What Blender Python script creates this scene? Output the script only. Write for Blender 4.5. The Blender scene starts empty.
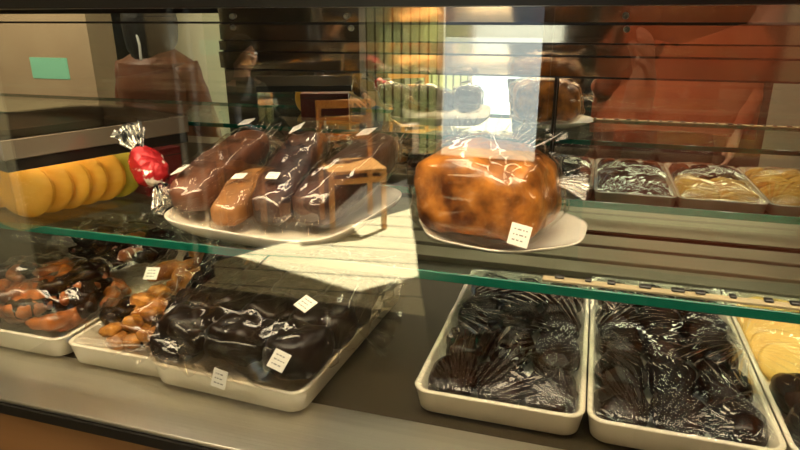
import bpy, bmesh, math, random
from mathutils import Vector, Matrix, noise, Euler
R = math.radians
SC = bpy.context.scene
COL = SC.collection

# ------------------------------------------------------------------ camera, world, lights, exposure
cam = bpy.data.cameras.new('camera'); camo = bpy.data.objects.new('camera', cam); COL.objects.link(camo)
camo.location = (0, 0, 1.45); camo.rotation_euler = (R(90 - 18.3), 0, R(17))
cam.sensor_width = 36; cam.lens = 36 * 620 / 800; cam.clip_start = 0.02; cam.clip_end = 200
SC.camera = camo
SC.view_settings.view_transform = 'Standard'; SC.view_settings.look = 'None'
SC.view_settings.exposure = 0.0; SC.view_settings.gamma = 1.0
SC.view_settings.use_curve_mapping = False
SC.cycles.use_denoising = True
SC.cycles.transparent_max_bounces = 40
SC.cycles.max_bounces = 14; SC.cycles.glossy_bounces = 8
SC.cycles.sample_clamp_indirect = 8
w = bpy.data.worlds.new('sky'); SC.world = w; w.use_nodes = True
w.node_tree.nodes['Background'].inputs[0].default_value = (.72, .85, 1, 1)
w.node_tree.nodes['Background'].inputs[1].default_value = .4

def lamp(name, kind, loc, rot, energy, color, size=None, size_y=None, angle=None, spread=None):
    l = bpy.data.lights.new(name, kind); l.energy = energy; l.color = color
    if kind == 'AREA':
        l.shape = 'RECTANGLE'; l.size = size; l.size_y = size_y or size
    if spread: l.spread = R(spread)
    if angle: l.angle = R(angle)
    o = bpy.data.objects.new(name, l); COL.objects.link(o); o.location = loc; o.rotation_euler = [R(a) for a in rot]
    return o
lamp('sun', 'SUN', (0, -6, 8), (30, 12, 0), 30, (1, .95, .78), angle=.6)
lamp('case_fill_strip', 'AREA', (-.25, .66, 1.455), (24, 0, 0), 5.0, (1, .80, .52), 1.9, .09, spread=105)  # unseen strip added to light the trays and give the wraps highlights
for _x in (-1.15, -.82, -.5, -.22, .06, .32, .58):
    lamp('case_glint_tube', 'AREA', (_x, 1.02, 1.492), (0, 0, 0), .45, (1, .84, .60), .022, .52, spread=105)  # unseen tubes added so the film folds catch long streaks
lamp('ceiling_fill_light', 'AREA', (-.9, .1, 2.55), (0, 0, 0), 18, (1, .80, .55), .5, .5)  # added fill from above for the shop and the wooden front panel
lamp('ceiling_fill_light', 'AREA', (.5, 1.0, 2.55), (-20, 0, 0), 28, (1, .80, .55), .5, .5)  # added fill aimed at the front of the person in rust
lamp('ceiling_fill_light', 'AREA', (-3.1, 1.0, 2.55), (-25, 0, 0), 70, (1, .82, .58), .5, .5)  # added fill to brighten the beige pillar and the left customer

# ------------------------------------------------------------------ materials
def nodes(name):
    m = bpy.data.materials.new(name); m.use_nodes = True
    return m, m.node_tree.nodes, m.node_tree.links, m.node_tree.nodes['Principled BSDF']

def mat(name, col, rough=.5, metal=0, col2=None, scale=20, detail=5, bump=0, bscale=None, stretch=(1, 1, 1), spec=None, coat=0, lo=.35, hi=.65):
    m, n, l, p = nodes(name)
    p.inputs['Base Color'].default_value = (*col, 1); p.inputs['Roughness'].default_value = rough; p.inputs['Metallic'].default_value = metal
    if spec is not None: p.inputs['Specular IOR Level'].default_value = spec
    if coat: p.inputs['Coat Weight'].default_value = coat; p.inputs['Coat Roughness'].default_value = .08
    if col2 or bump:
        tc = n.new('ShaderNodeTexCoord'); mp = n.new('ShaderNodeMapping'); mp.inputs['Scale'].default_value = stretch
        l.new(tc.outputs['Object'], mp.inputs['Vector'])
    if col2:
        t = n.new('ShaderNodeTexNoise'); t.inputs['Scale'].default_value = scale; t.inputs['Detail'].default_value = detail
        l.new(mp.outputs[0], t.inputs['Vector'])
        r = n.new('ShaderNodeValToRGB'); r.color_ramp.elements[0].position = lo; r.color_ramp.elements[1].position = hi
        r.color_ramp.elements[0].color = (*col, 1); r.color_ramp.elements[1].color = (*col2, 1)
        l.new(t.outputs['Fac'], r.inputs[0]); l.new(r.outputs[0], p.inputs['Base Color'])
    if bump:
        t = n.new('ShaderNodeTexNoise'); t.inputs['Scale'].default_value = bscale or scale; t.inputs['Detail'].default_value = 6
        l.new(mp.outputs[0], t.inputs['Vector'])
        b = n.new('ShaderNodeBump'); b.inputs['Strength'].default_value = bump; b.inputs['Distance'].default_value = .01
        l.new(t.outputs['Fac'], b.inputs['Height']); l.new(b.outputs[0], p.inputs['Normal'])
    return m

def film(name, base=.05, gain=.6, power=3, rough=.08, tint=(1, 1, 1), bump=.0, bscale=60, stretch=(1, 1, 1), gcol=(1, 1, 1)):
    """thin clear sheet: lets light through, mirrors more at grazing angles"""
    m, n, l, p = nodes(name); n.remove(p)
    tr = n.new('ShaderNodeBsdfTransparent'); tr.inputs[0].default_value = (*tint, 1)
    gl = n.new('ShaderNodeBsdfGlossy'); gl.inputs['Roughness'].default_value = rough; gl.inputs[0].default_value = (*gcol, 1)
    lw = n.new('ShaderNodeLayerWeight'); lw.inputs[0].default_value = .5
    pw = n.new('ShaderNodeMath'); pw.operation = 'POWER'; pw.inputs[1].default_value = power
    ml = n.new('ShaderNodeMath'); ml.operation = 'MULTIPLY_ADD'; ml.inputs[1].default_value = gain; ml.inputs[2].default_value = base
    mx = n.new('ShaderNodeMixShader')
    l.new(lw.outputs['Facing'], pw.inputs[0]); l.new(pw.outputs[0], ml.inputs[0]); l.new(ml.outputs[0], mx.inputs[0])
    l.new(tr.outputs[0], mx.inputs[1]); l.new(gl.outputs[0], mx.inputs[2]); l.new(mx.outputs[0], n['Material Output'].inputs[0])
    if bump:
        tc = n.new('ShaderNodeTexCoord'); mp = n.new('ShaderNodeMapping'); mp.inputs['Scale'].default_value = stretch
        t = n.new('ShaderNodeTexNoise'); t.noise_type = 'RIDGED_MULTIFRACTAL'; t.normalize = True; t.inputs['Scale'].default_value = bscale; t.inputs['Detail'].default_value = 2
        b = n.new('ShaderNodeBump'); b.inputs['Strength'].default_value = bump; b.inputs['Distance'].default_value = .01
        l.new(tc.outputs['Object'], mp.inputs[0]); l.new(mp.outputs[0], t.inputs['Vector']); l.new(t.outputs['Fac'], b.inputs['Height'])
        for x in (gl, lw): l.new(b.outputs[0], x.inputs['Normal'])
    return m

def planks(name, c1, c2, width, length, gap=.006, rough=.55, rot=0, dark=(.05, .04, .03)):
    m, n, l, p = nodes(name)
    tc = n.new('ShaderNodeTexCoord'); mp = n.new('ShaderNodeMapping'); mp.inputs['Rotation'].default_value = (0, 0, R(rot))
    br = n.new('ShaderNodeTexBrick'); br.inputs['Scale'].default_value = 1; br.inputs['Brick Width'].default_value = length
    br.inputs['Row Height'].default_value = width; br.inputs['Mortar Size'].default_value = gap
    br.inputs['Color1'].default_value = (*c1, 1); br.inputs['Color2'].default_value = (*c2, 1); br.inputs['Mortar'].default_value = (*dark, 1)
    l.new(tc.outputs['Object'], mp.inputs[0]); l.new(mp.outputs[0], br.inputs['Vector']); l.new(br.outputs[0], p.inputs['Base Color'])
    p.inputs['Roughness'].default_value = rough
    return m

M = {}
M['pane'] = film('clear_glass', .085, .9, 5, 0.0, (.985, 1, .99))
M['shelf_glass'] = film('shelf_glass', .007, .8, 9, 0.0, (.93, .99, .96))
M['acrylic'] = film('acrylic', .03, .6, 4, .03, (.97, .96, .94))
M['cello'] = film('cellophane', .045, .95, 4.2, .04, (.97, .95, .92), .25, 20)
M['cello_soft'] = film('cellophane_soft', .04, .9, 4.5, .04, (.97, .94, .9), .15, 14)
M['cling'] = film('cling_film', .05, 1.0, 3.6, .035, (.98, .98, .97))
M['mirror'] = mat('mirror', (.86, .88, .85), .0, 1)
M['steel'] = mat('brushed_steel', (.66, .63, .55), .34, 1, bump=.06, bscale=40, stretch=(.02, 6, 6))
M['dull_steel'] = mat('dull_steel', (.30, .25, .18), .45, .8, bump=.06, bscale=40, stretch=(.02, 6, 6))
M['polish'] = mat('polished_steel', (.46, .39, .31), .06, 1, bump=.015, bscale=4, stretch=(.4, 3, 3))
M['black'] = mat('black_metal', (.012, .010, .008), .35)
M['base'] = mat('case_floor', (.05, .038, .02), .4, .4)
M['wood'] = mat('front_panel_wood', (.26, .115, .035), .45, 0, (.34, .165, .06), 6, 4, stretch=(.3, 6, 2))
M['edge'] = mat('green_glass_edge', (.006, .13, .085), .12, 0, coat=.6)
M['cream'] = mat('cream_strip', (.36, .29, .17), .5)
M['china'] = mat('white_china', (.80, .74, .62), .22, coat=.4)
M['tray'] = mat('cream_tray', (.78, .71, .56), .3, coat=.3)
M['label'] = mat('paper_label', (.86, .82, .74), .6)
M['ink'] = mat('grey_ink', (.30, .29, .27), .7)
M['choc'] = mat('dark_chocolate', (.004, .0018, .0012), .3, 0, (.012, .0045, .002), 30, 5, .1, 22, spec=.25)
M['choc2'] = mat('dark_brown_cake', (.005, .0018, .001), .26, 0, (.022, .007, .0025), 26, 6, .1, 22, spec=.22)
M['amber'] = mat('amber_crumb', (.20, .06, .008), .4, 0, (.66, .29, .04), 34, 6, .6, 45)
M['rust_pastry'] = mat('rust_pastry', (.06, .014, .004), .32, 0, (.50, .15, .022), 26, 6, .5, 40, coat=.3)
M['bread'] = mat('golden_bread', (.085, .020, .004), .38, 0, (.55, .21, .035), 24, 8, .5, 25, coat=.2)
M['loaf_tan'] = mat('tan_loaf', (.24, .105, .035), .5, 0, (.40, .19, .065), 14, 6, .3, 40)
M['loaf_brown'] = mat('brown_loaf', (.065, .024, .012), .5, 0, (.17, .062, .028), 22, 6, .3, 40)
M['loaf_dark'] = mat('dark_loaf', (.018, .007, .005), .5, 0, (.07, .024, .014), 24, 6, .4, 40)
M['mac'] = mat('yellow_macaron_shell', (.86, .44, .035), .5, 0, (.90, .50, .06), 30, 3, .08, 120)
M['mac_lime'] = mat('lime_macaron_shell', (.42, .36, .02), .5, 0, (.5, .42, .03), 30, 3, .1, 120)
M['mac_fill'] = mat('orange_filling', (.50, .20, .02), .5)
M['red_foil'] = mat('red_foil', (.45, .015, .02), .25, .3, (.85, .7, .6), 38, 3, .5, 60, lo=.60, hi=.64)
M['silver'] = mat('silver_foil', (.82, .80, .74), .18, .9, (.03, .03, .03), 70, 4, .8, 60, lo=.55, hi=.6)
M['carton'] = mat('dark_red_carton', (.14, .008, .01), .4)
M['yellow_cake'] = mat('yellow_slice', (.78, .46, .10), .5, 0, (.85, .58, .17), 20, 4, .3, 50)
M['rust'] = mat('rust_cotton', (.42, .085, .03), .8, 0, (.56, .15, .06), 6, 5, .3, 12)
M['dark_cloth'] = mat('black_cloth', (.010, .009, .009), .8)
M['brown_leather'] = mat('brown_leather', (.13, .045, .022), .45, 0, (.20, .075, .035), 5, 4, .2, 14)
M['skin'] = mat('skin', (.55, .30, .20), .5)
M['hair'] = mat('dark_hair', (.010, .007, .006), .45, bump=.4, bscale=60, stretch=(4, 4, .5))
M['denim'] = mat('denim', (.04, .07, .13), .8)
M['white'] = mat('white_paint', (.78, .77, .72), .5)
M['orange_wood'] = mat('orange_wood', (.62, .27, .06), .45, 0, (.70, .34, .09), 8, 4, stretch=(3, 3, .4))
M['asphalt'] = mat('dark_paving', (.035, .028, .018), .8, 0, (.06, .045, .03), 3, 5)
M['deck'] = planks('deck_boards', (.80, .70, .44), (.74, .64, .40), .24, 3.2, .007, .6, 8)
M['floor'] = planks('shop_floor_boards', (.07, .05, .03), (.055, .04, .024), .18, 2.2, .004, .5, 8)
M['street'] = mat('pale_paving', (.20, .24, .27), .8, 0, (.27, .31, .33), 1.2, 5)
M['wall'] = mat('brown_wall', (.035, .026, .018), .7, 0, (.05, .036, .024), 3, 4)
M['beige'] = mat('beige_plaster', (.50, .37, .23), .7, 0, (.44, .31, .19), 3, 5)
M['pale'] = mat('pale_green_plaster', (.62, .62, .46), .7)
M['ceil'] = mat('ceiling_paint', (.25, .20, .14), .8)
M['mint'] = mat('mint_paper', (.30, .72, .50), .6)
M['rim'] = mat('pale_rim', (.17, .135, .10), .12, 0, coat=.6)
def slats():
    m, n, l, p = nodes('pale_green_slats')
    tc = n.new('ShaderNodeTexCoord'); wv = n.new('ShaderNodeTexWave'); wv.inputs['Scale'].default_value = 3.2
    wv.bands_direction = 'X'; r = n.new('ShaderNodeValToRGB')
    r.color_ramp.elements[0].color = (.10, .12, .05, 1); r.color_ramp.elements[1].color = (.72, .76, .50, 1)
    r.color_ramp.elements[0].position = .02; r.color_ramp.elements[1].position = .2
    tl = n.new('ShaderNodeBsdfTranslucent'); mx = n.new('ShaderNodeMixShader'); mx.inputs[0].default_value = .42
    l.new(tc.outputs['Object'], wv.inputs[0]); l.new(wv.outputs['Fac'], r.inputs[0]); l.new(r.outputs[0], p.inputs['Base Color']); l.new(r.outputs[0], tl.inputs[0])
    l.new(p.outputs[0], mx.inputs[1]); l.new(tl.outputs[0], mx.inputs[2]); l.new(mx.outputs[0], n['Material Output'].inputs[0])
    return m
M['slats'] = slats()

# ------------------------------------------------------------------ mesh helpers
class MB:
    def __init__(s): s.v = []; s.f = []
    def add(s, vs, fs, mx=None):
        o = len(s.v)
        for v in vs:
            v = Vector(v); s.v.append(tuple(mx @ v if mx else v))
        s.f += [tuple(o + i for i in f) for f in fs]
        return s
    def box(s, x0, x1, y0, y1, z0, z1, mx=None):
        vs = [(x, y, z) for z in (z0, z1) for y in (y0, y1) for x in (x0, x1)]
        return s.add(vs, [(0, 2, 3, 1), (4, 5, 7, 6), (0, 1, 5, 4), (2, 6, 7, 3), (0, 4, 6, 2), (1, 3, 7, 5)], mx)
    def grid(s, fn, nu, nv, closed_u=False, mx=None):
        vs = [fn(i / nu if closed_u else i / (nu - 1), j / (nv - 1)) for j in range(nv) for i in range(nu)]
        fs = []
        for j in range(nv - 1):
            for i in range(nu if closed_u else nu - 1):
                a = j * nu + i; b = j * nu + (i + 1) % nu
                fs.append((a, b, b + nu, a + nu))
        return s.add(vs, fs, mx)
    def lathe(s, prof, n=32, mx=None, sx=1, sy=1):
        return s.grid(lambda u, v: (prof[round(v * (len(prof) - 1))][0] * math.cos(u * 2 * math.pi) * sx,
                                    prof[round(v * (len(prof) - 1))][0] * math.sin(u * 2 * math.pi) * sy,
                                    prof[round(v * (len(prof) - 1))][1]), n, len(prof), True, mx)
    def tube(s, pts, r, n=10):
        pts = [Vector(p) for p in pts]; rr = r if isinstance(r, (list, tuple)) else [r] * len(pts)
        rings = []
        for i, p in enumerate(pts):
            d = (pts[min(i + 1, len(pts) - 1)] - pts[max(i - 1, 0)]).normalized()
            a = d.orthogonal().normalized() if i == 0 else (a - d * a.dot(d)).normalized()
            b = d.cross(a)
            rings.append([p + (a * math.cos(k * 2 * math.pi / n) + b * math.sin(k * 2 * math.pi / n)) * rr[i] for k in range(n)])
        vs = [q for r_ in rings for q in r_]; fs = []
        for j in range(len(pts) - 1):
            for k in range(n):
                a_ = j * n + k; b_ = j * n + (k + 1) % n
                fs.append((a_, b_, b_ + n, a_ + n))
        fs.append(tuple(range(n - 1, -1, -1))); fs.append(tuple(range((len(pts) - 1) * n, len(pts) * n)))
        return s.add(vs, fs)
    def build(s, name, m, parent=None, smooth=True, bevel=0, solid=0, loc=None, rot=None, subsurf=0):
        me = bpy.data.meshes.new(name); me.from_pydata(s.v, [], s.f); me.update()
        bm = bmesh.new(); bm.from_mesh(me); bmesh.ops.recalc_face_normals(bm, faces=bm.faces); bm.to_mesh(me); bm.free()
        me.materials.append(m if not isinstance(m, str) else M[m])
        for p in me.polygons: p.use_smooth = smooth
        o = bpy.data.objects.new(name, me); COL.objects.link(o)
        if parent: o.parent = parent
        if loc: o.location = loc
        if rot: o.rotation_euler = rot
        if solid: k = o.modifiers.new('solid', 'SOLIDIFY'); k.thickness = solid; k.offset = 0
        if bevel: k = o.modifiers.new('bevel', 'BEVEL'); k.width = bevel; k.segments = 3; k.limit_method = 'ANGLE'
        if subsurf: k = o.modifiers.new('sub', 'SUBSURF'); k.levels = subsurf; k.render_levels = subsurf
        return o

def tag(o, label=None, cat=None, group=None, kind=None):
    for k, v in (('label', label), ('category', cat), ('group', group), ('kind', kind)):
        if v: o[k] = v
    return o
def empty(name, loc, rz=0, label=None, cat=None, group=None):
    o = bpy.data.objects.new(name, None); COL.objects.link(o); o.location = loc; o.rotation_euler = (0, 0, rz)
    o.empty_display_size = .05
    return tag(o, label, cat, group)
def copy_tree(o, parent=None):
    c = o.copy(); COL.objects.link(c)
    if parent: c.parent = parent
    for ch in list(o.children): copy_tree(ch, c)
    return c
def structure(o): o['kind'] = 'structure'; return o
def nz(v, s, seed=0): return noise.noise(Vector(v) * s + Vector((seed * 7.3, seed * 3.1, seed * 1.7)))
def axes(p0, p1, roll=0):
    """matrix whose x axis runs p0 -> p1, origin midway"""
    p0, p1 = Vector(p0), Vector(p1); x = (p1 - p0).normalized(); y = Vector((0, 0, 1)).cross(x).normalized(); z = x.cross(y)
    m = Matrix((x, y, z)).transposed().to_4x4() @ Matrix.Rotation(roll, 4, 'X'); m.translation = (p0 + p1) / 2
    return m
def sgn(c, e): return math.copysign(abs(c) ** e, c)
def blob(rx, ry, rz, e=.6, amp=.0, ns=20, seed=0, nu=40, nv=24, crease=0, cs=30):
    mb = MB()
    def fn(u, v):
        a = u * 2 * math.pi; t = (v - .5) * math.pi
        p = Vector((rx * sgn(math.cos(t), e) * sgn(math.cos(a), e), ry * sgn(math.cos(t), e) * sgn(math.sin(a), e), rz * sgn(math.sin(t), e)))
        n = Vector((p.x / rx ** 2, p.y / ry ** 2, p.z / rz ** 2)).normalized()
        d = amp * (nz(p, ns, seed) + .5 * nz(p, ns * 2.3, seed + 1))
        if crease: d += crease * (abs(nz(p, cs, seed + 2)) * 1.6 - .4 + .5 * abs(nz(p, cs * 2.2, seed + 3)))
        return p + n * d
    return mb.grid(fn, nu, nv, True)
def fan(mb, base, d, side, up, w0, w1, length, pleats=7, amp=.006, n=40, m=8, seed=0):
    """pleated tail of a bag: spreads from width w0 to w1 along d"""
    base, d, side, up = (Vector(x) for x in (base, d, side, up))
    def fn(u, v):
        wd = w0 + (w1 - w0) * v; a = (u - .5)
        L = length * v * (1 - .5 * a * a + .12 * nz((u * 4, 0, seed), 1.7, seed))
        return base + d * L + side * a * wd + up * (amp * (.3 + v) * math.sin(u * pleats * 2 * math.pi + seed) + .01 * v * nz((u * 3, v * 2, 0), 1.2, seed))
    return mb.grid(fn, n, m)

def price_label(parent, p, n, up=(0, 0, 1), size=.022, tall=.024, seed=0):
    """small white sticker with a few grey printed marks; p centre, n facing direction"""
    n = Vector(n).normalized(); x = Vector(up).cross(n).normalized(); y = n.cross(x)
    mx = Matrix((x, y, n)).transposed().to_4x4(); mx.translation = Vector(p)
    inv = mx
    mb = MB().box(-size / 2, size / 2, -tall / 2, tall / 2, -.0006, .0006, inv)
    o = mb.build('price_label', 'label', parent, False); o['label'] = 'white paper price label'
    rnd = random.Random(seed); mk = MB()
    for r in range(3):
        y0 = tall * (.25 - .25 * r); xx = -size * .32
        while xx < size * .26:
            wd = rnd.uniform(.06, .2) * size
            mk.box(xx, min(xx + wd, size * .34), y0 - tall * .035, y0 + tall * .035, .0006, .0009, inv); xx += wd + size * .07
    mk.build('printed_lines', 'ink', o, False)
    return o

# ------------------------------------------------------------------ the setting
structure(MB().box(-6, 3, -1.6, 4, -.1, 0).build('floor', 'floor', None, False))
structure(MB().box(-6, 3, -1.7, 4, 2.6, 2.7).build('ceiling', 'ceil', None, False))
structure(MB().box(-6, 3, 4, 4.1, 0, 2.6).build('wall_back', 'wall', None, False))
structure(MB().box(-6.1, -6, -1.7, 4, 0, 2.6).build('wall_left', 'wall', None, False))
structure(MB().box(3, 3.1, -1.7, 4, 0, 2.6).build('wall_right', 'wall', None, False))
OX0, OX1 = -2.05, -.22
structure(MB().box(-6, OX0, -1.7, -1.6, 0, 2.6).box(OX1, 1.1, -1.7, -1.6, 0, 2.6).box(OX0, OX1, -1.7, -1.6, 2.3, 2.6).build('wall_front', 'wall', None, False))
structure(MB().box(1.1, 3, -1.7, -1.6, 0, 2.6).build('wall_entrance', 'pale', None, False))
structure(MB().box(OX0 - .04, OX0, -1.74, -1.56, 0, 2.3).box(OX1, OX1 + .04, -1.74, -1.56, 0, 2.3).box(OX0, OX1, -1.74, -1.56, 2.26, 2.3).build('trim_1', 'black', None, False))
dk = MB(); pl = [(-2.40, -1.6), (.30, -6.2), (4, -6.2), (4, -1.6)]
dk.add([(x, y, z) for z in (-.12, -.004) for x, y in pl], [(0, 1, 2, 3), (4, 5, 6, 7)] + [(k, (k + 1) % 4, 4 + (k + 1) % 4, 4 + k) for k in range(4)])
structure(dk.build('floor_terrace', 'deck', None, False))
structure(MB().box(-8, 1.2, -4.9, -1.6, -.14, -.02).build('ground_path', 'asphalt', None, False))
structure(MB().box(-8, 4, -6.2, -4.9, -.14, -.03).build('ground_kerb', 'beige', None, False))
structure(MB().box(-40, 40, -60, -6.2, -.3, -.13).build('ground', 'street', None, False))
shade_mb = MB(); DX, DY = .531, -1.476          # how far up-sun a shade edge on the ground lies from the sun-blocking slab edge 2.5 m up
def slab(poly, z0, z1):
    n = len(poly); pts = [(x + DX, min(y + DY, -1.7) if y < 0 else -1.7) for x, y in poly]
    shade_mb.add([(x, y, z) for z in (z0, z1) for x, y in pts], [tuple(range(n)), tuple(range(n, 2 * n))] + [(k, (k + 1) % n, n + (k + 1) % n, n + k) for k in range(n)])
slab([(-8, -2.6), (-2.16, -2.10), (-1.17, -1.80), (-.79, -2.23), (-.1, -3.1), (4, -3.1), (4, 1), (-8, 1)], 2.5, 2.6)
slab([(-8, -4.5), (-2.0, -4.5), (-1.86, -2.75), (-2.08, -2.3), (-8, -2.3)], 2.5, 2.56)
structure(shade_mb.build('shade_slabs', 'white', None, False))      # unseen slabs added above the terrace, cut to shape its sun and shade
structure(MB().box(-14, -1.85, -6.6, -6.3, -.13, 3.4).build('wall_terrace', 'wall', None, False))
structure(MB().box(-4.6, -1.62, -4.75, -4.5, -.004, .48).build('wall_planter', 'beige', None, False))
structure(MB().box(-3.75, -2.72, -.25, -.05, 0, 2.6).build('wall_pillar', 'beige', None, False))
structure(MB().box(-2.78, -2.38, -.85, -.65, 0, 2.6).build('wall_column', 'pale', None, False))

# ------------------------------------------------------------------ display case
XL, XR = -3.2, 1.05
case = empty('display_case', (0, 0, 0), 0, 'stainless steel pastry display case with glass front and mirrored back', 'display case')
MB().box(XL, XR, .555, .60, .05, .925).build('front_panel', 'wood', case, False)['label'] = 'brown wooden front panel'
MB().box(XL, XR, .56, 1.5, .0, .05).build('plinth', 'black', case, False)
MB().box(XL, XR, .548, .60, .925, .940).build('black_trim', 'black', case, False)
MB().box(XL, XR, .552, .672, .940, .9465).build('steel_ledge', 'steel', case, False, .002)
MB().box(XL, XR, .672, 1.24, .935, .945).build('base_plate', 'base', case, False)
bl = MB()
bl.box(XL, XR, 1.24, 1.30, .935, .958); bl.box(XL, XR, 1.30, 1.312, .935, .951); bl.box(XL, XR, 1.312, 1.385, .935, .962)
bl.box(XL, XR, 1.385, 1.395, .935, .952); bl.box(XL, XR, 1.395, 1.465, .935, .966)
bl.build('stepped_back_ledge', 'dull_steel', case, False, .002)
MB().box(XL, XR, .597, .603, .946, 1.462).build('front_glass', 'pane', case, False)
MB().box(XL, XR, .585, .625, 1.462, 1.54).build('top_bar', 'black', case, False)
MB().box(XL, XR, .625, 1.55, 1.50, 1.53).build('top_cover', 'black', case, False)
MB().box(XL, XR, 1.50, 1.54, .0, 1.5).build('back_panel', 'black', case, False)
for x0, x1 in ((XL - .03, XL), (XR, XR + .03)):
    MB().box(x0, x1, .56, 1.54, 0, 1.54).build('end_panel', 'black', case, False)
# sliding mirror doors: the left one on the nearer track, leaning a hair forward
MB().box(-.075, XR, 1.482, 1.488, .966, 1.36).build('mirror_door', 'mirror', case, False)
o = MB().box(XL, -.083, -.003, .003, 0, .50).build('mirror_door', 'mirror', case, False, loc=(0, 1.455, .967), rot=(R(.45), 0, 0))
MB().box(-.083, -.0775, 1.443, 1.489, .966, 1.36).build('door_edge', 'black', case, False)
# polished channel at the top of the doors: three steps with dark grooves between
def strip(x0, x1, z0, z1, y0, y1):
    return [(x0, y0, z0), (x1, y0, z0), (x1, y1, z1), (x0, y1, z1)]
ch = MB(); XC = -.90
for z0, z1, y0, y1 in ((1.4455, 1.495, 1.415, 1.409), (1.404, 1.4395, 1.412, 1.411), (1.379, 1.401, 1.405, 1.4035), (1.336, 1.375, 1.402, 1.399)):
    a = [(x, y, z) for x in (XC, XR) for (y, z) in ((y0, z0), (y1, z1), (1.44, z1), (1.44, z0))]
    ch.add(a, [(0, 4, 5, 1), (1, 5, 6, 2), (2, 6, 7, 3), (3, 7, 4, 0), (0, 1, 2, 3), (4, 7, 6, 5)])
ch.build('top_channel', 'polish', case, False)
MB().box(XC, XR, 1.425, 1.44, 1.33, 1.5).build('channel_groove', 'black', case, False)
MB().box(XL, XC, 1.436, 1.444, 1.441, 1.446).build('mirror_trim', 'black', case, False)
for x, z in ((.05, 1.458), (.055, 1.432), (-.56, 1.458), (-.55, 1.432), (-.86, 1.458), (-.86, 1.432)):
    MB().lathe([(0, 0), (.0035, 0), (.0035, .003), (.006, .003), (.0065, .0), (.007, -.004)], 20).build('screw', 'steel', case, loc=(x, 1.408, z), rot=(R(90), 0, 0))

shelf = empty('glass_shelf', (0, 0, 1.13), 0, 'green edged glass shelf running the whole length of the case', 'shelf')
MB().box(XL + .01, XR - .01, .752, 1.16, -.012, 0).build('pane', 'shelf_glass', shelf, False)
MB().box(XL + .01, XR - .01, .747, .7515, -.0125, .0005).build('polished_edge', 'edge', shelf, False, .001)['label'] = 'polished green front edge'
MB().box(XL + .01, XR - .01, 1.1605, 1.165, -.0125, .0005).build('polished_edge', 'edge', shelf, False, .001)
pr = MB().box(-.04, XR - .02, .756, .770, .0005, .004).build('price_rail', 'cream', shelf, False, .001)
for k in range(25):
    x = -.025 + k * .034 + .004 * math.sin(k * 2.1)
    MB().box(x, x + .012 + .004 * math.sin(k * 5), .761, .7705, .0041, .0075).build('slot', 'black', pr, False, .002)
for x in (-2.6, -1.3, 0.75):
    MB().box(x, x + .02, 1.165, 1.45, -.03, -.012).build('bracket', 'steel', shelf, False)

# ------------------------------------------------------------------ trays
def tray_mesh(w, d, h, r=.022, t=.006, flare=.006):
    """rounded rectangular dish, open on top, thick rim; base at z=0"""
    mb = MB(); n = 8
    def ring(hw, hd, rad, z):
        out = []
        for cx, cy, a0 in ((hw - rad, hd - rad, 0), (-hw + rad, hd - rad, 90), (-hw + rad, -hd + rad, 180), (hw - rad, -hd + rad, 270)):
            for k in range(n): a = R(a0 + 90 * k / (n - 1)); out.append((cx + rad * math.cos(a), cy + rad * math.sin(a), z))
        return out
    hw, hd = w / 2, d / 2
    rings = [ring(hw - flare - .004, hd - flare - .004, r, 0), ring(hw - flare, hd - flare, r, .003), ring(hw - .001, hd - .001, r, h - .003), ring(hw, hd, r, h - .001), ring(hw - .002, hd - .002, r, h),
             ring(hw - t, hd - t, r * .8, h), ring(hw - t - .0015, hd - t - .0015, r * .8, h - .002), ring(hw - t - flare, hd - t - flare, r * .7, .006), ring(hw - t - flare - .006, hd - t - flare - .006, r * .6, .0035)]
    N = len(rings[0]); vs = [v for g in rings for v in g]; fs = []
    for j in range(len(rings) - 1):
        for i in range(N): a = j * N + i; b = j * N + (i + 1) % N; fs.append((a, b, b + N, a + N))
    fs.append(tuple(range(N))[::-1]); fs.append(tuple(range((len(rings) - 1) * N, len(rings) * N)))
    return mb.add(vs, fs)
ZB = .9466
def tray(x0, x1, y0, y1, h, label, group='trays on the case floor', rz=0, z=.9455):
    t = empty('serving_tray', ((x0 + x1) / 2, (y0 + y1) / 2, z), rz, label, 'tray', group)
    tray_mesh(x1 - x0, y1 - y0, h).build('dish', 'tray', t)
    return t
T1 = tray(-1.02, -.745, .655, 1.10, .036, 'cream tray of orange brown pastries at the far left end', z=.947)
T2 = tray(-.738, -.50, .652, 1.08, .036, 'cream tray of amber biscuits, second from the left', z=.947)
T3 = tray(-.565, -.315, .632, 1.04, .036, 'cream tray under the big bag of dark brownies', z=.95, rz=R(-3))
T4 = tray(-.195, .028, .688, 1.13, .036, 'cream film-covered tray of dark cakes beside the empty case floor', z=.947)
T5 = tray(.030, .253, .688, 1.16, .036, 'cream film-covered tray of chocolate cakes in the middle of the right row', z=.947)
T6 = tray(.255, .48, .688, 1.16, .036, 'cream film-covered tray of yellow slices and dark cakes at the right', z=.947)

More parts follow.
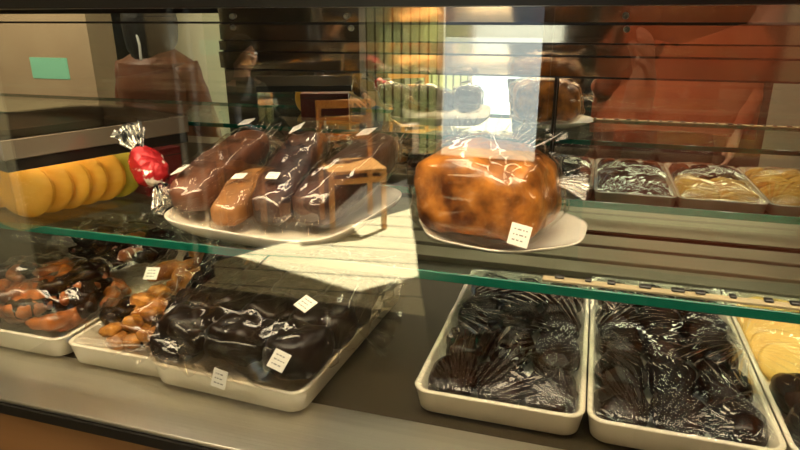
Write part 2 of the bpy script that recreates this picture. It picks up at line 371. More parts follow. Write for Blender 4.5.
def cling(t, w, d, h, seed, lift=.030, amp=.008):
    """stretch film pulled over a tray: fan folds run from the corners, a band folds down over the rim"""
    mb = MB(); rnd = random.Random(seed)
    src = [(-w / 2, d / 2, rnd.uniform(46, 58), rnd.uniform(0, 6), 1), (w / 2, d / 2, rnd.uniform(46, 58), rnd.uniform(0, 6), 1), (w / 2, -d / 2, rnd.uniform(50, 60), rnd.uniform(0, 6), 1),
           (rnd.uniform(-.35, -.1) * w, -d * .54, rnd.uniform(44, 54), rnd.uniform(0, 6), 1.1), (w * .53, rnd.uniform(-.1, .15) * d, rnd.uniform(44, 54), rnd.uniform(0, 6), 1), (-w * .53, rnd.uniform(-.2, .1) * d, rnd.uniform(40, 50), rnd.uniform(0, 6), .8)]
    def fn(u, v):
        x = (u - .5) * w * 1.0; y = (v - .5) * d * 1.0
        z = h + .001 + lift * (1 - abs(2 * u - 1) ** 2.5) * (1 - abs(2 * v - 1) ** 2.6)
        best = 0
        for (sx, sy, fr, ph, g) in src:
            dx, dy = x - sx, y - sy; r = math.hypot(dx, dy); a = math.atan2(dy, dx)
            tri = abs(((a * fr + ph + 1.2 * nz((a * 4, seed, sx), 1.3)) / math.pi) % 2 - 1) - .5
            k = g * math.exp(-r / .17) * (.45 + .55 * nz((a * 7, seed * 3, sy), 1) + .2) * min(1, r / .04)
            if abs(k) > abs(best_k if best else 0): best_k = k; best = 1; best_t = tri
        z += amp * best_t * best_k * 1.25
        z += .002 * nz((x, y, 0), 16, seed)
        e = max(abs(2 * u - 1), abs(2 * v - 1))
        if e > .94: z = h + .0012 + (z - h) * .3
        return (x, y, max(z, h + .0006 if e > .9 else h - .006))
    mb.grid(fn, 190, 250)
    o = mb.build('cling_film', 'cling', t); o['label'] = 'clear cling film'
    return o
T7 = tray(.482, .71, .688, 1.16, .036, 'cream film-covered tray of pale yellow slices at the far right end', z=.947)
for t, w_, d_, s in ((T4, .223, .442, 1), (T5, .223, .472, 2), (T6, .225, .472, 3), (T7, .228, .472, 4)): cling(t, w_, d_, .036, s)

def mound(m, rx, ry, rz, seed, name='chocolate_cake', e=.85, amp=.006):
    return blob(rx, ry, rz, e, amp, 34, seed, 28, 18).build(name, m)
def fill(t, m, nx, ny, w, d, y_off, rz, label, group, seed, name='chocolate_cake', cat='cake', base=.006, fr=.52):
    rnd = random.Random(seed); protos = [mound(m, w / nx * fr, d / ny * fr, rz, seed + k, name) for k in range(3)]
    k = 0
    for j in range(ny):
        for i in range(nx):
            o = protos[k] if k < 3 else protos[k % 3].copy()
            if k >= 3: COL.objects.link(o)
            o.location = (t.location.x + (i + .5 - nx / 2) * w / nx + rnd.uniform(-.002, .002), t.location.y + y_off + (j + .5 - ny / 2) * d / ny, t.location.z + base + rz * .8)
            o.rotation_euler = (0, 0, 0 if k < 3 else R(180) * (k % 2))
            tag(o, label, cat, group); k += 1
fill(T4, 'choc2', 3, 4, .198, .41, 0, .023, 'dark brown cake under film in the tray beside the empty floor', 'cakes in the tray beside the empty floor', 11)
fill(T5, 'choc2', 3, 5, .198, .44, 0, .023, 'black chocolate cake under film in the middle right tray', 'cakes in the middle right tray', 21)
fill(T6, 'choc2', 3, 2, .198, .17, -.125, .023, 'black chocolate cake in front of the yellow slices', 'cakes in front of the yellow slices', 31)
rnd = random.Random(5); pr_ = blob(.052, .011, .030, .7, .004, 30, 3, 28, 14).build('yellow_slice', 'yellow_cake')
for k in range(10):
    o = pr_ if k == 0 else pr_.copy()
    if k: COL.objects.link(o)
    o.location = (T6.location.x + (-.048 if k % 2 else .048), T6.location.y + .005 + (k // 2) * .042, T6.location.z + .026)
    o.rotation_euler = (R(-38), R(rnd.uniform(-4, 4)), R(rnd.uniform(-14, 14)))
    tag(o, 'yellow cake slice leaning at the back of the right tray', 'cake', 'yellow slices at the back of the right tray')

for k in range(18):
    o = pr_.copy(); COL.objects.link(o)
    o.location = (T7.location.x + (-.05 if k % 2 else .05), T7.location.y - .17 + (k // 2) * .042, T7.location.z + .026)
    o.rotation_euler = (R(-38), R(rnd.uniform(-4, 4)), R(rnd.uniform(-14, 14)))
    tag(o, 'yellow cake slice in the tray at the far right end', 'cake', 'yellow slices in the far right tray')

# ------------------------------------------------------------------ bagged goods on the case floor
def bag(name, label, cat, loc, rz, size, contents, seed, material='cello', tails=((1, 0),), group=None, tilt=(0, 0), crease=.007, tail_len=.06, e=.62, labels=()):
    b = empty(name, loc, rz, label, cat, group); b.rotation_euler = (R(tilt[0]), R(tilt[1]), rz)
    rx, ry, rz_ = size
    mb = blob(rx, ry, rz_, e, .006, 14, seed, 84, 46, crease, 26)
    for q, (tx, ty) in enumerate(tails):
        d = Vector((tx, ty, .25)).normalized(); side = Vector((-ty, tx, 0))
        fan(mb, Vector((tx * rx * .86, ty * ry * .86, 0)), d, side, (0, 0, 1), (ry if tx else rx) * .9, (ry if tx else rx) * 2.0, tail_len, 8, .006, 60, 10, seed + q)
    wr = mb.build('wrapper', material, b); wr['label'] = 'clear cellophane wrapper'
    contents(b)
    for k, (p, n, up, s) in enumerate(labels): price_label(b, p, n, up, s, s * 1.05, seed * 3 + k)
    return b
def crescents(mat_, n, sx, sy, z, seed, L=.05, r=.013, name='pastry'):
    def go(b):
        rnd = random.Random(seed)
        for k in range(n):
            a = rnd.uniform(0, 6.28); cx, cy = rnd.uniform(-sx, sx), rnd.uniform(-sy, sy)
            tw = 4; mb = MB(); cz = rnd.uniform(-z, z * .8)
            pts = []; rr = []
            for i in range(9):
                t = i / 8 - .5; bend = .35 * L * (1 - 4 * t * t)
                pts.append((cx + L * 1.1 * t * math.cos(a) - bend * math.sin(a), cy + L * 1.1 * t * math.sin(a) + bend * math.cos(a), cz + t * rnd.uniform(-.004, .004)))
                rr.append(r * (1 - 1.9 * abs(t) ** 1.6) + .002 + .0018 * math.sin(i * 3))
            mb.tube(pts, rr, 12); mb.build(name, mat_, b)
    return go
def lumps(mat_, n, sx, sy, z, seed, r=.016, name='biscuit', flat=.7):
    def go(b):
        rnd = random.Random(seed)
        for k in range(n):
            s = r * rnd.uniform(.8, 1.15)
            blob(s * 1.1, s, s * flat, .9, s * .25, 60, seed + k, 20, 14).build(name, mat_, b, loc=(rnd.uniform(-sx, sx), rnd.uniform(-sy, sy), rnd.uniform(-z, z)), rot=(rnd.uniform(-.4, .4), rnd.uniform(-.4, .4), rnd.uniform(0, 6)))
    return go
def slabs(mat_, nx, ny, w, d, h, seed, name='brownie'):
    def go(b):
        rnd = random.Random(seed)
        for j in range(ny):
            for i in range(nx):
                blob(w / nx * .50, d / ny * .50, h, .62, .010, 32, seed + i * 5 + j, 26, 16).build(name, mat_, b, loc=((i + .5 - nx / 2) * w / nx, (j + .5 - ny / 2) * d / ny, rnd.uniform(-.004, .006)), rot=(rnd.uniform(-.12, .12), rnd.uniform(-.12, .12), rnd.uniform(-.1, .1)))
    return go
def both(*fs):
    def go(b):
        for f in fs: f(b)
    return go
bag('bagged_pastries', 'clear bag of twisted orange brown pastries at the front of the left tray', 'bagged pastries', (-.885, .768, 1.002), R(6), (.122, .098, .040),
    both(crescents('rust_pastry', 34, .09, .070, .026, 3, .066, .012), crescents('choc2', 34, .105, .082, .026, 5, .06, .015)), 41, 'cello', ((0, 1),), crease=.012)
bag('bagged_pastries', 'clear bag of dark pastries with a crumpled top behind the front left bag', 'bagged pastries', (-.89, .965, 1.010), R(-6), (.122, .10, .042),
    both(crescents('choc2', 26, .085, .06, .018, 7, .06, .015), crescents('rust_pastry', 4, .08, .05, .016, 8)), 42, 'cello', ((-1, 0), (0, 1)), crease=.016, tail_len=.09)
bag('bagged_biscuits', 'clear bag of lumpy amber biscuits at the front of the second tray', 'bagged biscuits', (-.632, .748, .992), R(2), (.100, .088, .030),
    both(lumps('amber', 46, .062, .060, .018, 9, .016), lumps('choc2', 26, .088, .076, .012, 19, .016)), 43, 'cello', ((0, 1),), crease=.009, tail_len=.04)
bag('bagged_biscuits', 'clear bag of amber biscuits with a white label behind the front biscuit bag', 'bagged biscuits', (-.645, .935, 1.008), R(14), (.112, .088, .032),
    both(crescents('amber', 18, .075, .05, .014, 13, .07, .016, 'biscuit'), crescents('choc2', 8, .08, .06, .008, 14, .06, .015, 'biscuit')), 44, 'cello', ((1, 0), (0, 1)), crease=.010, tail_len=.05,
    labels=(((-.088, -.082, .020), (0, -.55, .83), (0, 1, .4), .024),))
bag('bagged_brownies', 'big clear bag of dark brownies with three white labels spilling over its tray', 'bagged brownies', (-.440, .82, 1.012), R(-3), (.140, .19, .048),
    slabs('choc', 3, 4, .262, .345, .029, 15), 45, 'cello_soft', ((1, .25), (0, 1)), crease=.017, tail_len=.06,
    labels=(((.080, -.085, .053), (.1, -.35, .93), (.35, 1, 0), .024), ((.094, -.186, .020), (.1, -.7, .7), (.2, .8, .6), .024), ((.012, -.204, -.014), (-.05, -.93, .35), (.1, .3, 1), .023)))
bag('bagged_brownies', 'long narrow clear bag of dark brownies drooping over the tray front', 'bagged brownies', (-.566, .775, 1.028), R(14), (.050, .150, .024),
    slabs('choc2', 1, 4, .075, .27, .014, 25), 46, 'cello_soft', ((-.2, -1), (0, 1)), crease=.012, tail_len=.035, tilt=(11, 4))

# ------------------------------------------------------------------ on the glass shelf: loaf plate
ZS = 1.1306
lp = empty('long_plate', (-.468, .90, ZS), R(-8), 'long white plate with upturned rim carrying the wrapped loaves', 'plate')
def longplate(hw, hd, h):
    mb = MB()
    def fn(u, v):
        a = u * 2 * math.pi; prof = ((0, .004), (.55, .004), (.74, .005), (.86, .010), (.96, .024), (1.0, .030), (1.005, .028), (.97, .018), (.86, .003), (.74, 0), (0, 0))
        r, z = prof[round(v * (len(prof) - 1))]
        return (hw * r * sgn(math.cos(a), .42), hd * r * sgn(math.sin(a), .42), z * h / .03)
    return mb.grid(fn, 72, 11, True)
longplate(.158, .165, .030).build('dish', 'china', lp)
def wrapped_loaf(label, p0, p1, rad, m, seed, labels, flat=.85, tail=.05):
    mx = axes(p0, p1); L = (Vector(p1) - Vector(p0)).length / 2
    t = empty('wrapped_loaf', mx.translation, 0, label, 'loaf', None)
    t.rotation_euler = mx.to_euler()
    blob(L, rad * 1.05, rad * flat, .55, .005, 18, seed, 48, 28).build('loaf', m, t)
    mb = blob(L + .008, rad * 1.05 + .006, rad * flat + .005, .6, .003, 20, seed, 80, 40, .006, 30)
    fan(mb, (-L - .002, 0, 0), (-1, 0, -.1), (0, 1, 0), (0, 0, 1), rad * 1.4, rad * 2.1, tail * .6, 6, .005, 48, 8, seed)
    fan(mb, (L + .002, 0, 0), (1, 0, .3), (0, 1, 0), (0, 0, 1), rad * 1.4, rad * 2.1, tail, 6, .005, 48, 8, seed + 4)
    wr = mb.build('wrapper', 'cello_soft', t); wr['label'] = 'clear cellophane wrapper'
    for k, (f, ang, s) in enumerate(labels):
        a = R(ang); n = Vector((0, math.sin(a), math.cos(a)))
        c = Vector((f * L, n.y * (rad * 1.05 + .009), n.z * (rad * flat + .010)))
        price_label(t, c, n, (1, 0, 0), s, s * 1.1, seed + k)
    return t
wrapped_loaf('light brown wrapped loaf leaning at the left end of the plate', (-.605, .80, 1.176), (-.607, 1.05, 1.232), .037, 'loaf_brown', 1, ((-.72, 20, .023), (.9, 10, .024)))
wrapped_loaf('tan wrapped loaf lying low between the brown and dark loaves', (-.520, .78, 1.164), (-.552, .96, 1.184), .029, 'loaf_tan', 2, ((.0, 5, .021),))
wrapped_loaf('dark brown wrapped loaf in the middle of the long plate', (-.458, .80, 1.168), (-.498, 1.07, 1.234), .036, 'loaf_dark', 3, ((-.62, 0, .019), (.78, 25, .026)))
wrapped_loaf('dark brown wrapped loaf at the right end of the long plate', (-.398, .81, 1.172), (-.352, 1.07, 1.236), .039, 'loaf_dark', 4, ((.62, 10, .026),))

# ------------------------------------------------------------------ bread on its plate
bp = empty('oval_plate', (-.115, .915, ZS), R(10), 'white wavy edged oval plate under the big bagged bread', 'plate')
mb = MB()
def fn(u, v):
    a = u * 2 * math.pi; prof = ((0, .004), (.5, .004), (.62, .005), (.8, .013), (.97, .021), (1.0, .0225), (1.0, .020), (.8, .009), (.62, 0), (.4, 0), (0, 0))
    r, z = prof[round(v * (len(prof) - 1))]; k = 1 + .022 * math.sin(a * 7) * (r > .75)
    return (.128 * r * k * math.cos(a), .12 * r * k * math.sin(a), z)
mb.grid(fn, 84, 11, True).build('dish', 'china', bp)
bb = empty('bagged_bread', (-.137, .905, 1.207), R(-14), 'big square golden bread in a clear bag with one white label', 'bread')
def breadfn(u, v):
    a = u * 2 * math.pi; t = (v - .5) * math.pi
    p = Vector((.098 * sgn(math.cos(t), .45) * sgn(math.cos(a), .45), .085 * sgn(math.cos(t), .45) * sgn(math.sin(a), .45), .062 * sgn(math.sin(t), .6)))
    if p.z > 0: p.z += .012 * (math.cos(p.x * 32) * .5 + .5) * (p.z / .06) - .004 + .006 * nz(p, 22, 5)
    n = p.normalized(); return p + n * (.010 * nz(p, 17, 4) + .005 * nz(p, 40, 7))
MB().grid(breadfn, 72, 44, True).build('bread', 'bread', bb)
mb = MB()
def bagfn(u, v):
    p = Vector(breadfn(u, v)); n = p.normalized(); q = p + n * .007
    return q + n * (.012 * abs(nz(p, 24, 8)) * 1.6 + .006 * abs(nz(p, 55, 9)) - .003)
mb.grid(bagfn, 100, 56, True)
fan(mb, (.09, .03, .02), (1, .4, -.1), (-.3, 1, .3), (0, .2, 1), .02, .07, .045, 6, .006, 48, 8, 3)
fan(mb, (.03, .04, .068), (.6, .6, .45), (-.7, .7, 0), (0, 0, 1), .10, .15, .05, 7, .006, 48, 8, 5)
fan(mb, (-.03, .04, .068), (-.2, .8, .5), (-1, -.1, 0), (0, 0, 1), .10, .13, .05, 7, .006, 48, 8, 6)
mb.build('wrapper', 'cello_soft', bb)['label'] = 'clear cellophane bag'
price_label(bb, (.088, -.098, -.028), (.12, -.95, .3), (0.12, .2, 1), .028, .029, 8)

# ------------------------------------------------------------------ macaron box at the left end of the shelf
boxo = empty('acrylic_box', (-.935, .916, ZS), R(70), 'clear acrylic box with pale rim holding the row of yellow macarons', 'box')
BW, BD, BH, BT = .160, .150, .146, .003          # local -y side faces the viewer
tb = MB().box(-BW, BW, -BD, BD, 0, BT)
tb.box(-BW, BW, -BD, -BD + BT, BT, BH - .03); tb.box(-BW, BW, BD - BT, BD, BT, BH - .03); tb.box(-BW, -BW + BT, -BD + BT, BD - BT, BT, BH - .03); tb.box(BW - BT, BW, -BD + BT, BD - BT, BT, BH - .03)
tb.build('tub', 'acrylic', boxo, False)
def frame(z0, z1, e, t):
    a, b = BW + e, BD + e
    return MB().box(-a, a, -b, -b + t, z0, z1).box(-a, a, b - t, b, z0, z1).box(-a, -a + t, -b + t, b - t, z0, z1).box(a - t, a, -b + t, b - t, z0, z1)
frame(BH - .031, BH, .004, .005).build('rim', 'rim', boxo, False, .0015)['label'] = 'pale glossy rim'
frame(BH - .050, BH - .0315, .001, .004).build('band', 'black', boxo, False)['label'] = 'black band under the rim'
MB().box(-BW - .003, BW + .003, -BD - .003, BD + .003, BH + .0005, BH + .003).build('lid', 'acrylic', boxo, False)
def box_pt(x, y, z):
    c, s_ = math.cos(R(70)), math.sin(R(70))
    return (-.935 + c * x - s_ * y, .916 + s_ * x + c * y, ZS + z)
def make_macaron(name, m):
    t = empty(name, (0, 0, 0))
    prof = [(0, .0112), (.020, .0110), (.034, .0100), (.042, .0072), (.0455, .0038), (.047, .0025), (.0465, .0012), (.044, .0010), (0, .0010)]
    for sg in (1, -1):
        MB().lathe([(r, (z + .0012) * sg) for r, z in prof], 40).build('shell', m, t)
    MB().lathe([(0, .0021), (.043, .0021), (.0445, 0), (.043, -.0021), (0, -.0021)], 40).build('filling', 'mac_fill', t)
    return t
mp_ = make_macaron('macaron', 'mac')
k = 0
for (x0, y0, n) in ((-.118, -.092, 5), (-.125, .012, 5)):
    for i in range(n):
        o = mp_ if k == 0 else copy_tree(mp_)
        o.location = box_pt(x0 + i * .0315, y0 + .001 * math.sin(i * 2.2), BT + .0475); o.rotation_euler = (R(90), 0, R(90 + 107 + 3 * math.sin(i * 1.7)))
        tag(o, 'yellow macaron standing on edge in the row nearest the glass' if y0 < -.05 else 'yellow macaron standing on edge in the row behind the front one', 'macaron',
            'yellow macarons in the front row' if y0 < -.05 else 'yellow macarons in the second row'); k += 1
o = make_macaron('macaron', 'mac_lime'); o.location = box_pt(-.118 + 5 * .0315, -.092, BT + .0475); o.rotation_euler = (R(90), 0, R(195))
tag(o, 'lime green macaron at the right end of the yellow row', 'macaron')
ct = empty('carton', box_pt(.112, -.055, BT), R(70), 'dark red carton at the back of the acrylic macaron box', 'carton')
MB().box(-.038, .038, -.085, .07, 0, .085).build('body', 'carton', ct, False, .002)
MB().box(-.0385, .0385, -.0855, .0705, .0705, .0725).build('lid_seam', 'black', ct, False)

def foil_sweet(label, p0, p1, rad, seed):
    mx = axes(p0, p1); L = (Vector(p1) - Vector(p0)).length / 2
    t = empty('foil_sweet', mx.translation, 0, label, 'sweet'); t.rotation_euler = mx.to_euler()
    blob(L * .48, rad, rad * .9, .75, .003, 40, seed, 48, 28, .003, 60).build('red_wrap', 'red_foil', t)['label'] = 'red foil with white marks'
    for sg in (-1, 1):
        mb = MB()
        for q in range(3):
            a = q * 2.1 + seed
            fan(mb, (sg * L * .44, 0, 0), (sg, 0, 0), (0, math.cos(a), math.sin(a)), (0, -math.sin(a), math.cos(a)), rad * .5, rad * 2.3, L * .62, 6, .006, 48, 10, seed + q)
        mb.build('twisted_end', 'silver', t)['label'] = 'crinkled silver foil end'
    return t
foil_sweet('red foil sweet with crinkled silver ends leaning on the acrylic box', (-.742, .862, 1.272), (-.640, .815, 1.168), .026, 2)

# ------------------------------------------------------------------ the terrace behind the viewer, seen in the glass
def chair(loc, rz, label):
    t = empty('wooden_chair', loc, rz, label, 'chair', None)
    MB().box(-.21, .21, -.20, .20, .435, .46).build('seat', 'orange_wood', t, False, .006)
    for sx in (-1, 1):
        MB().box(sx * .19 - .018, sx * .19 + .018, .165, .2, 0, .435).build('leg', 'orange_wood', t, False, .004)
        MB().box(sx * .19 - .018, sx * .19 + .018, -.215, -.18, 0, .90).build('leg', 'orange_wood', t, False, .004)
    for z in (.60, .72, .84):
        MB().box(-.172, .172, -.208, -.19, z, z + .06).build('back_slat', 'orange_wood', t, False, .004)
    MB().box(-.172, .172, .175, .19, .36, .40).build('rail', 'orange_wood', t, False, .003)
    return t
chair((-1.63, -2.92, -.004), R(-35), 'empty orange wooden chair at the edge of the sunlit deck')
chair((-2.36, -2.86, -.02), R(-80), 'orange wooden chair under the seated person on the dark paving')
kt = empty('slatted_screen', (-1.97, -5.3, -.004), 0, 'pale green slatted screen standing at the far edge of the terrace', 'screen')
MB().box(-.40, .40, -.003, .003, .06, 2.3).build('slat_panel', 'slats', kt, False)
for x in (-.43, .43): MB().box(x - .03, x + .03, -.04, .04, 0, 2.36).build('post', 'white', kt, False)
MB().box(-.40, .40, -.04, .04, 2.3, 2.36).build('top_rail', 'white', kt, False)
nt = MB().box(-.135, .135, -.001, .001, -.06, .06).build('notice_sheet', 'mint', None, False, loc=(-3.03, -.0485, 1.16))
tag(nt, 'mint green notice sheet stuck on the beige pillar', 'notice')

# ------------------------------------------------------------------ people
def skin_mesh(name, verts, edges, material, parent=None, root=0, sub=2):
    me = bpy.data.meshes.new(name); me.from_pydata([v[:3] for v in verts], edges, []); me.update()
    o = bpy.data.objects.new(name, me); COL.objects.link(o); me.materials.append(M[material])
    if parent: o.parent = parent
    sk = o.modifiers.new('skin', 'SKIN'); sk.use_smooth_shade = True
    if not me.skin_vertices: me.skin_vertices.new()
    for i, v in enumerate(verts):
        r = v[3]; d = me.skin_vertices[0].data[i]; d.radius = (r if not isinstance(r, tuple) else r[0], r if not isinstance(r, tuple) else r[1]); d.use_root = (i == root)
    s = o.modifiers.new('sub', 'SUBSURF'); s.levels = sub; s.render_levels = sub
    return o
def hand(verts, edges, wrist, d, n):
    """palm and five bent fingers continuing from vertex wrist along d; n is the palm normal"""
    w = Vector(verts[wrist][:3]); d = Vector(d).normalized(); n = Vector(n).normalized(); s = d.cross(n)
    p = len(verts); verts.append((*(w + d * .05), .026)); edges.append((wrist, p))
    for k, (off, L) in enumerate(((-.030, .058), (-.010, .072), (.010, .076), (.030, .068))):
        b = len(verts)
        q = [w + d * .075 + s * off, w + d * (.08 + L * .5) + s * off * 1.1 + n * .012, w + d * (.08 + L * .8) + s * off * 1.1 + n * .036]
        for i, x in enumerate(q): verts.append((*x, (.0095, .0088, .0075)[i]))
        edges += [(p, b), (b, b + 1), (b + 1, b + 2)]
    b = len(verts)
    for i, x in enumerate((w + d * .03 + s * .035 + n * .008, w + d * .062 + s * .055 + n * .022, w + d * .088 + s * .056 + n * .036)): verts.append((*x, (.012, .0105, .009)[i]))
    edges += [(p, b), (b, b + 1), (b + 1, b + 2)]
def person(label, J, head_at, face_dir, clothes, hair_long, hair_big=1.0):
    """J: joints in world space; the person's empty stands at the floor below the pelvis"""
    base = Vector((J['pelvis'][0], J['pelvis'][1], J.get('ground', 0)))
    t = empty('person', base, 0, label, 'person')
    L = lambda p: tuple(Vector(p) - base)
    hd = Vector(head_at); f = Vector(face_dir).normalized()
    V = [(*L(J['pelvis']), (.15, .11)), (*L(J['waist']), (.13, .10)), (*L(J['chest']), (.155, .11)), (*L(J['neck0']), (.07, .06)), (*L(hd + Vector((0, 0, -.11)) - f * .015), (.052, .052)),
         (*L(hd + Vector((0, 0, -.05)) + f * .012), (.066, .078)), (*L(hd + Vector((0, 0, .03))), (.078, .094)), (*L(hd + Vector((0, 0, .09))), (.06, .07))]
    E = [(0, 1), (1, 2), (2, 3), (3, 4), (4, 5), (5, 6), (6, 7)]
    V.append((*L(hd + Vector((0, 0, -.012)) + f * .108), .011)); E.append((5, 8))      # nose
    for side in ('l', 'r'):
        i = len(V)
        V += [(*L(J['sh_' + side]), .058), (*L(J['el_' + side]), .043), (*L(J['wr_' + side]), .028)]
        E += [(2, i), (i, i + 1), (i + 1, i + 2)]
        dv = Vector(J['wr_' + side]) - Vector(J['el_' + side]); hand(V, E, i + 2, dv, J['palm_' + side])
        i = len(V)
        V += [(*L(J['hip_' + side]), .088), (*L(J['kn_' + side]), .06), (*L(J['an_' + side]), .042), (*L(J['toe_' + side]), (.04, .028))]
        E += [(0, i), (i, i + 1), (i + 1, i + 2), (i + 2, i + 3)]
    skin_mesh('body', V, E, 'skin', t)
    mb = MB()
    up = Vector((0, 0, 1)); sd = up.cross(f)
    def hf(u, v):
        a = (u * 2 - 1) * math.pi; th = v * math.pi * (.60 if hair_big == 1 else .72)
        face = max(0, math.cos(a)); th *= 1 - .42 * face
        q = f * math.cos(a) * math.sin(th) * .112 + sd * math.sin(a) * math.sin(th) * .096 + up * math.cos(th) * .125
        q *= hair_big; q += up * (-hair_long * max(0, v - .6) * (1 - face) * 2)
        return Vector(L(hd + up * .015 - f * .008)) + q * (1 + .05 * nz(q, 25, 3))
    mb.grid(hf, 48, 20, True).build('hair', 'hair', t, solid=.012)['label'] = 'dark hair'
    for sg in (-1, 1):
        blob(.013, .013, .009, 1, 0, 1, 0, 16, 10).build('eye', 'white', t, loc=L(hd + f * .088 + sd * sg * .032 + up * .01))
    for c in clothes: c(t, L)
    return t
def garment(name, m, rings, sleeves=(), lab=None):
    """rings: (centre, half width along s, half depth along f, s axis) from hem to neck; sleeves: point lists with radii"""
    def go(t, L):
        mb = MB()
        def fn(u, v):
            x = v * (len(rings) - 1); i = min(int(x), len(rings) - 2); k = x - i; k = k * k * (3 - 2 * k)
            c = Vector(L(rings[i][0])).lerp(Vector(L(rings[i + 1][0])), k); hw = rings[i][1] * (1 - k) + rings[i + 1][1] * k; hd = rings[i][2] * (1 - k) + rings[i + 1][2] * k
            s = Vector(rings[i][3]).normalized(); d = Vector((-s.y, s.x, 0)); a = u * 2 * math.pi
            fold = 1 + .03 * (1 - v) * math.sin(a * 7 + 1) + .02 * nz((math.cos(a), math.sin(a), v * 3), 2.5, 6)
            hem = Vector((0, 0, -.05 * abs(math.sin(a)) ** 2 * max(0, 1 - 6 * v)))* (-1)
            return c + (s * math.cos(a) * hw + d * math.sin(a) * hd) * fold + hem
        mb.grid(fn, 64, 40, True)
        for pts, rr in sleeves:
            P = [Vector(L(p)) for p in pts]; Q = []; W = []
            for a in range(len(P) - 1):
                for k in range(6): Q.append(P[a].lerp(P[a + 1], k / 6)); W.append(rr[a] + (rr[a + 1] - rr[a]) * k / 6 + .003 * math.sin(a * 6 + k * 2.3))
            Q.append(P[-1]); W.append(rr[-1]); mb.tube(Q, W, 18)
        o = mb.build(name, m, t, solid=.004)
        if lab: o['label'] = lab
    return go
def tubes(name, m, pts, rr):
    def go(t, L):
        mb = MB(); P = [Vector(L(p)) for p in pts]; Q = []; W = []
        for a in range(len(P) - 1):
            for k in range(6): Q.append(P[a].lerp(P[a + 1], k / 6)); W.append(rr[a] + (rr[a + 1] - rr[a]) * k / 6)
        Q.append(P[-1]); W.append(rr[-1]); mb.tube(Q, W, 18).build(name, m, t)
    return go
def shoes(m, *pairs):
    def go(t, L):
        for an, toe in pairs:
            a, b = Vector(an), Vector(toe); d = (b - a); d.z = 0; d.normalize(); mx = Matrix((d, Vector((-d.y, d.x, 0)), Vector((0, 0, 1)))).transposed().to_4x4()
            c = (a + b) / 2; mx.translation = Vector(L((c.x, c.y, min(a.z, b.z) + .012)))
            mb = blob(.13, .046, .040, .7, 0, 1, 0, 32, 18); mb.v = [tuple(mx @ Vector((x, y, (z * (.75 + .35 * (x < 0))) if z > 0 else max(z, -.03)))) for x, y, z in mb.v]
            mb.build('shoe', m, t)
    return go
E3 = (1, 0, 0)
# the one taking the picture: rust top, black trousers, standing right of the viewpoint
J = dict(pelvis=(.36, -.22, .92), waist=(.36, -.22, 1.06), chest=(.36, -.23, 1.28), neck0=(.36, -.24, 1.44),
         sh_l=(.17, -.23, 1.37), el_l=(.06, -.20, 1.13), wr_l=(.085, -.06, 1.31), sh_r=(.55, -.23, 1.37), el_r=(.66, -.22, 1.12), wr_r=(.62, -.10, .93),
         palm_l=(-1, 0, 0), palm_r=(-1, 0, 0), hip_l=(.27, -.22, .86), kn_l=(.26, -.20, .48), an_l=(.26, -.22, .08), toe_l=(.25, -.07, .035),
         hip_r=(.45, -.22, .86), kn_r=(.46, -.20, .48), an_r=(.47, -.22, .08), toe_r=(.49, -.07, .035))
person('person in a rust coloured top and black trousers facing the case', J, (.35, -.23, 1.62), (-.1, 1, -.15), [
    garment('rust_top', 'rust', [((.36, -.22, .93), .36, .17, E3), ((.36, -.22, 1.06), .36, .16, E3), ((.36, -.22, 1.24), .355, .155, E3), ((.36, -.23, 1.37), .28, .13, E3), ((.36, -.24, 1.44), .09, .08, E3)],
            [([(.19, -.23, 1.37), (.06, -.20, 1.12), (.08, -.09, 1.27)], (.085, .075, .05)), ([(.53, -.23, 1.37), (.66, -.22, 1.12), (.63, -.13, .98)], (.085, .075, .05))]),
    garment('trouser_seat', 'dark_cloth', [((.36, -.22, .78), .20, .135, E3), ((.36, -.22, .9), .20, .135, E3), ((.36, -.22, 1.0), .18, .12, E3)]),
    tubes('trouser_leg', 'dark_cloth', [(.27, -.22, .9), (.26, -.20, .48), (.26, -.22, .07)], (.105, .085, .075)),
    tubes('trouser_leg', 'dark_cloth', [(.45, -.22, .9), (.46, -.20, .48), (.47, -.22, .07)], (.105, .085, .075)),
    shoes('dark_cloth', ((.26, -.24, .035), (.25, -.07, .035)), ((.47, -.24, .035), (.49, -.07, .035)))], .0)
ph = empty('phone', (.02, -.05, 1.46), 0, 'dark phone held up by the person in the rust top', 'phone')
MB().box(-.085, .085, -.006, .003, -.042, .042).build('body', 'black', ph, False, .003)
MB().box(-.081, .081, -.0066, -.006, -.038, .038).build('screen', 'polish', ph, False)
# black shoulder bag hanging at the viewer's left side
sb = empty('shoulder_bag', (-.20, -.10, .58), R(4), 'big black cloth bag carried beside the person in rust', 'bag')
mb = MB()
def bagbody(u, v):
    a = u * 2 * math.pi; hw = .10 + .09 * v; z = .58 * v
    return ((hw + .004 * nz((math.cos(a), v * 4, 0), 3, 2)) * sgn(math.cos(a), .5) , .07 * (1 - .3 * v) * sgn(math.sin(a), .6), z)
mb.grid(bagbody, 56, 24, True).build('body', 'dark_cloth', sb)
MB().tube([(.12, 0, .56), (.20, -.05, .72), (.34, -.12, .83)], .012).build('strap', 'dark_cloth', sb)
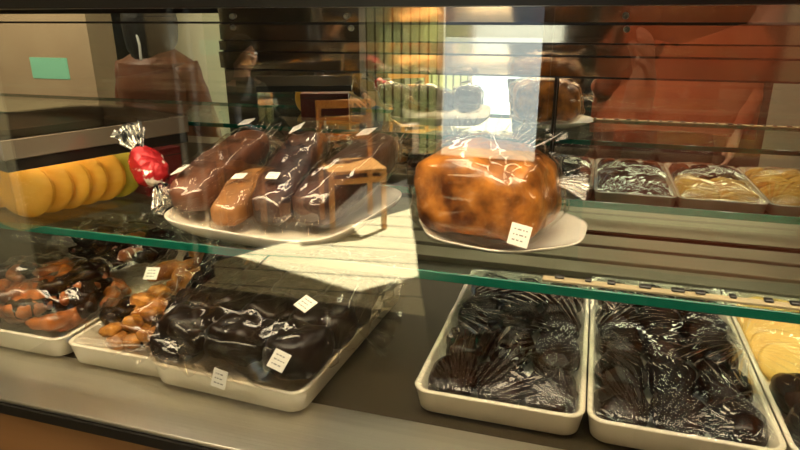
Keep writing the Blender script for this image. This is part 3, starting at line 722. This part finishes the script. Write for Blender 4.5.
# second customer at the left, back turned
J = dict(pelvis=(-2.105, .20, .82), waist=(-2.105, .20, .95), chest=(-2.105, .19, 1.13), neck0=(-2.105, .18, 1.26),
         sh_l=(-2.275, .19, 1.20), el_l=(-2.335, .17, .95), wr_l=(-2.285, .02, .78), sh_r=(-1.935, .19, 1.20), el_r=(-1.875, .17, .95), wr_r=(-1.925, .02, .78),
         palm_l=(1, 0, 0), palm_r=(-1, 0, 0), hip_l=(-2.195, .20, .78), kn_l=(-2.205, .19, .44), an_l=(-2.205, .22, .08), toe_l=(-2.215, .07, .035),
         hip_r=(-2.015, .20, .78), kn_r=(-2.005, .19, .44), an_r=(-2.005, .22, .08), toe_r=(-1.995, .07, .035))
person('person with dark hair and a brown leather jacket standing with back turned', J, (-2.115, .18, 1.41), (0, -1, 0), [
    garment('leather_jacket', 'brown_leather', [((-2.105, .20, .72), .21, .15, E3), ((-2.105, .20, .92), .20, .14, E3), ((-2.105, .19, 1.10), .225, .15, E3), ((-2.105, .19, 1.23), .205, .13, E3), ((-2.105, .18, 1.30), .075, .07, E3)],
            [([(-2.245, .19, 1.21), (-2.335, .17, .95), (-2.295, .05, .80)], (.085, .065, .045)), ([(-1.965, .19, 1.21), (-1.875, .17, .95), (-1.915, .05, .80)], (.085, .065, .045))]),
    tubes('trouser_leg', 'denim', [(-2.195, .20, .82), (-2.205, .19, .44), (-2.205, .22, .07)], (.10, .08, .065)),
    tubes('trouser_leg', 'denim', [(-2.015, .20, .82), (-2.005, .19, .44), (-2.005, .22, .07)], (.10, .08, .065)),
    tubes('white_cord', 'white', [(-2.135, .292, 1.52), (-2.115, .305, 1.42), (-2.075, .335, 1.32), (-2.070, .345, 1.25)], (.006, .006, .006, .006)),
    shoes('dark_cloth', ((-2.205, .24, .035), (-2.215, .07, .035)), ((-2.005, .24, .035), (-1.995, .07, .035)))], .10, 1.22)
# someone seated on the terrace chair
cz, sz = math.cos(R(-80)), math.sin(R(-80))
def ch_pt(x, y, z): return (-2.36 + cz * x - sz * y, -2.86 + sz * x + cz * y, z - .02)
J = dict(ground=-.02, pelvis=ch_pt(0, -.06, .56), waist=ch_pt(0, -.09, .70), chest=ch_pt(0, -.10, .92), neck0=ch_pt(0, -.09, 1.07),
         sh_l=ch_pt(-.17, -.10, 1.0), el_l=ch_pt(-.21, .0, .76), wr_l=ch_pt(-.12, .20, .68), sh_r=ch_pt(.17, -.10, 1.0), el_r=ch_pt(.21, .0, .76), wr_r=ch_pt(.12, .20, .68),
         palm_l=(0, 0, -1), palm_r=(0, 0, -1), hip_l=ch_pt(-.09, .02, .545), kn_l=ch_pt(-.10, .34, .53), an_l=ch_pt(-.10, .30, .09), toe_l=ch_pt(-.10, .44, .035),
         hip_r=ch_pt(.09, .02, .545), kn_r=ch_pt(.10, .34, .53), an_r=ch_pt(.10, .27, .09), toe_r=ch_pt(.11, .41, .035))
person('person in dark clothes and white shoes seated on an orange terrace chair', J, ch_pt(0, -.06, 1.23), (-sz, cz, 0), [
    garment('dark_shirt', 'dark_cloth', [(ch_pt(0, -.06, .50), .18, .13, (cz, sz, 0)), (ch_pt(0, -.09, .70), .17, .125, (cz, sz, 0)), (ch_pt(0, -.10, .92), .19, .13, (cz, sz, 0)), (ch_pt(0, -.10, 1.02), .14, .1, (cz, sz, 0)), (ch_pt(0, -.09, 1.08), .07, .065, (cz, sz, 0))],
            [([ch_pt(-.16, -.10, 1.0), ch_pt(-.21, 0, .76), ch_pt(-.14, .17, .69)], (.07, .055, .04)), ([ch_pt(.16, -.10, 1.0), ch_pt(.21, 0, .76), ch_pt(.14, .17, .69)], (.07, .055, .04))]),
    tubes('trouser_leg', 'denim', [ch_pt(-.09, 0, .555), ch_pt(-.10, .34, .535), ch_pt(-.10, .30, .22)], (.09, .075, .055)),
    tubes('trouser_leg', 'denim', [ch_pt(.09, 0, .555), ch_pt(.10, .34, .535), ch_pt(.10, .28, .22)], (.09, .075, .055)),
    shoes('white', (ch_pt(-.10, .26, .035), ch_pt(-.10, .44, .035)), (ch_pt(.10, .23, .035), ch_pt(.11, .41, .035)))], .03)
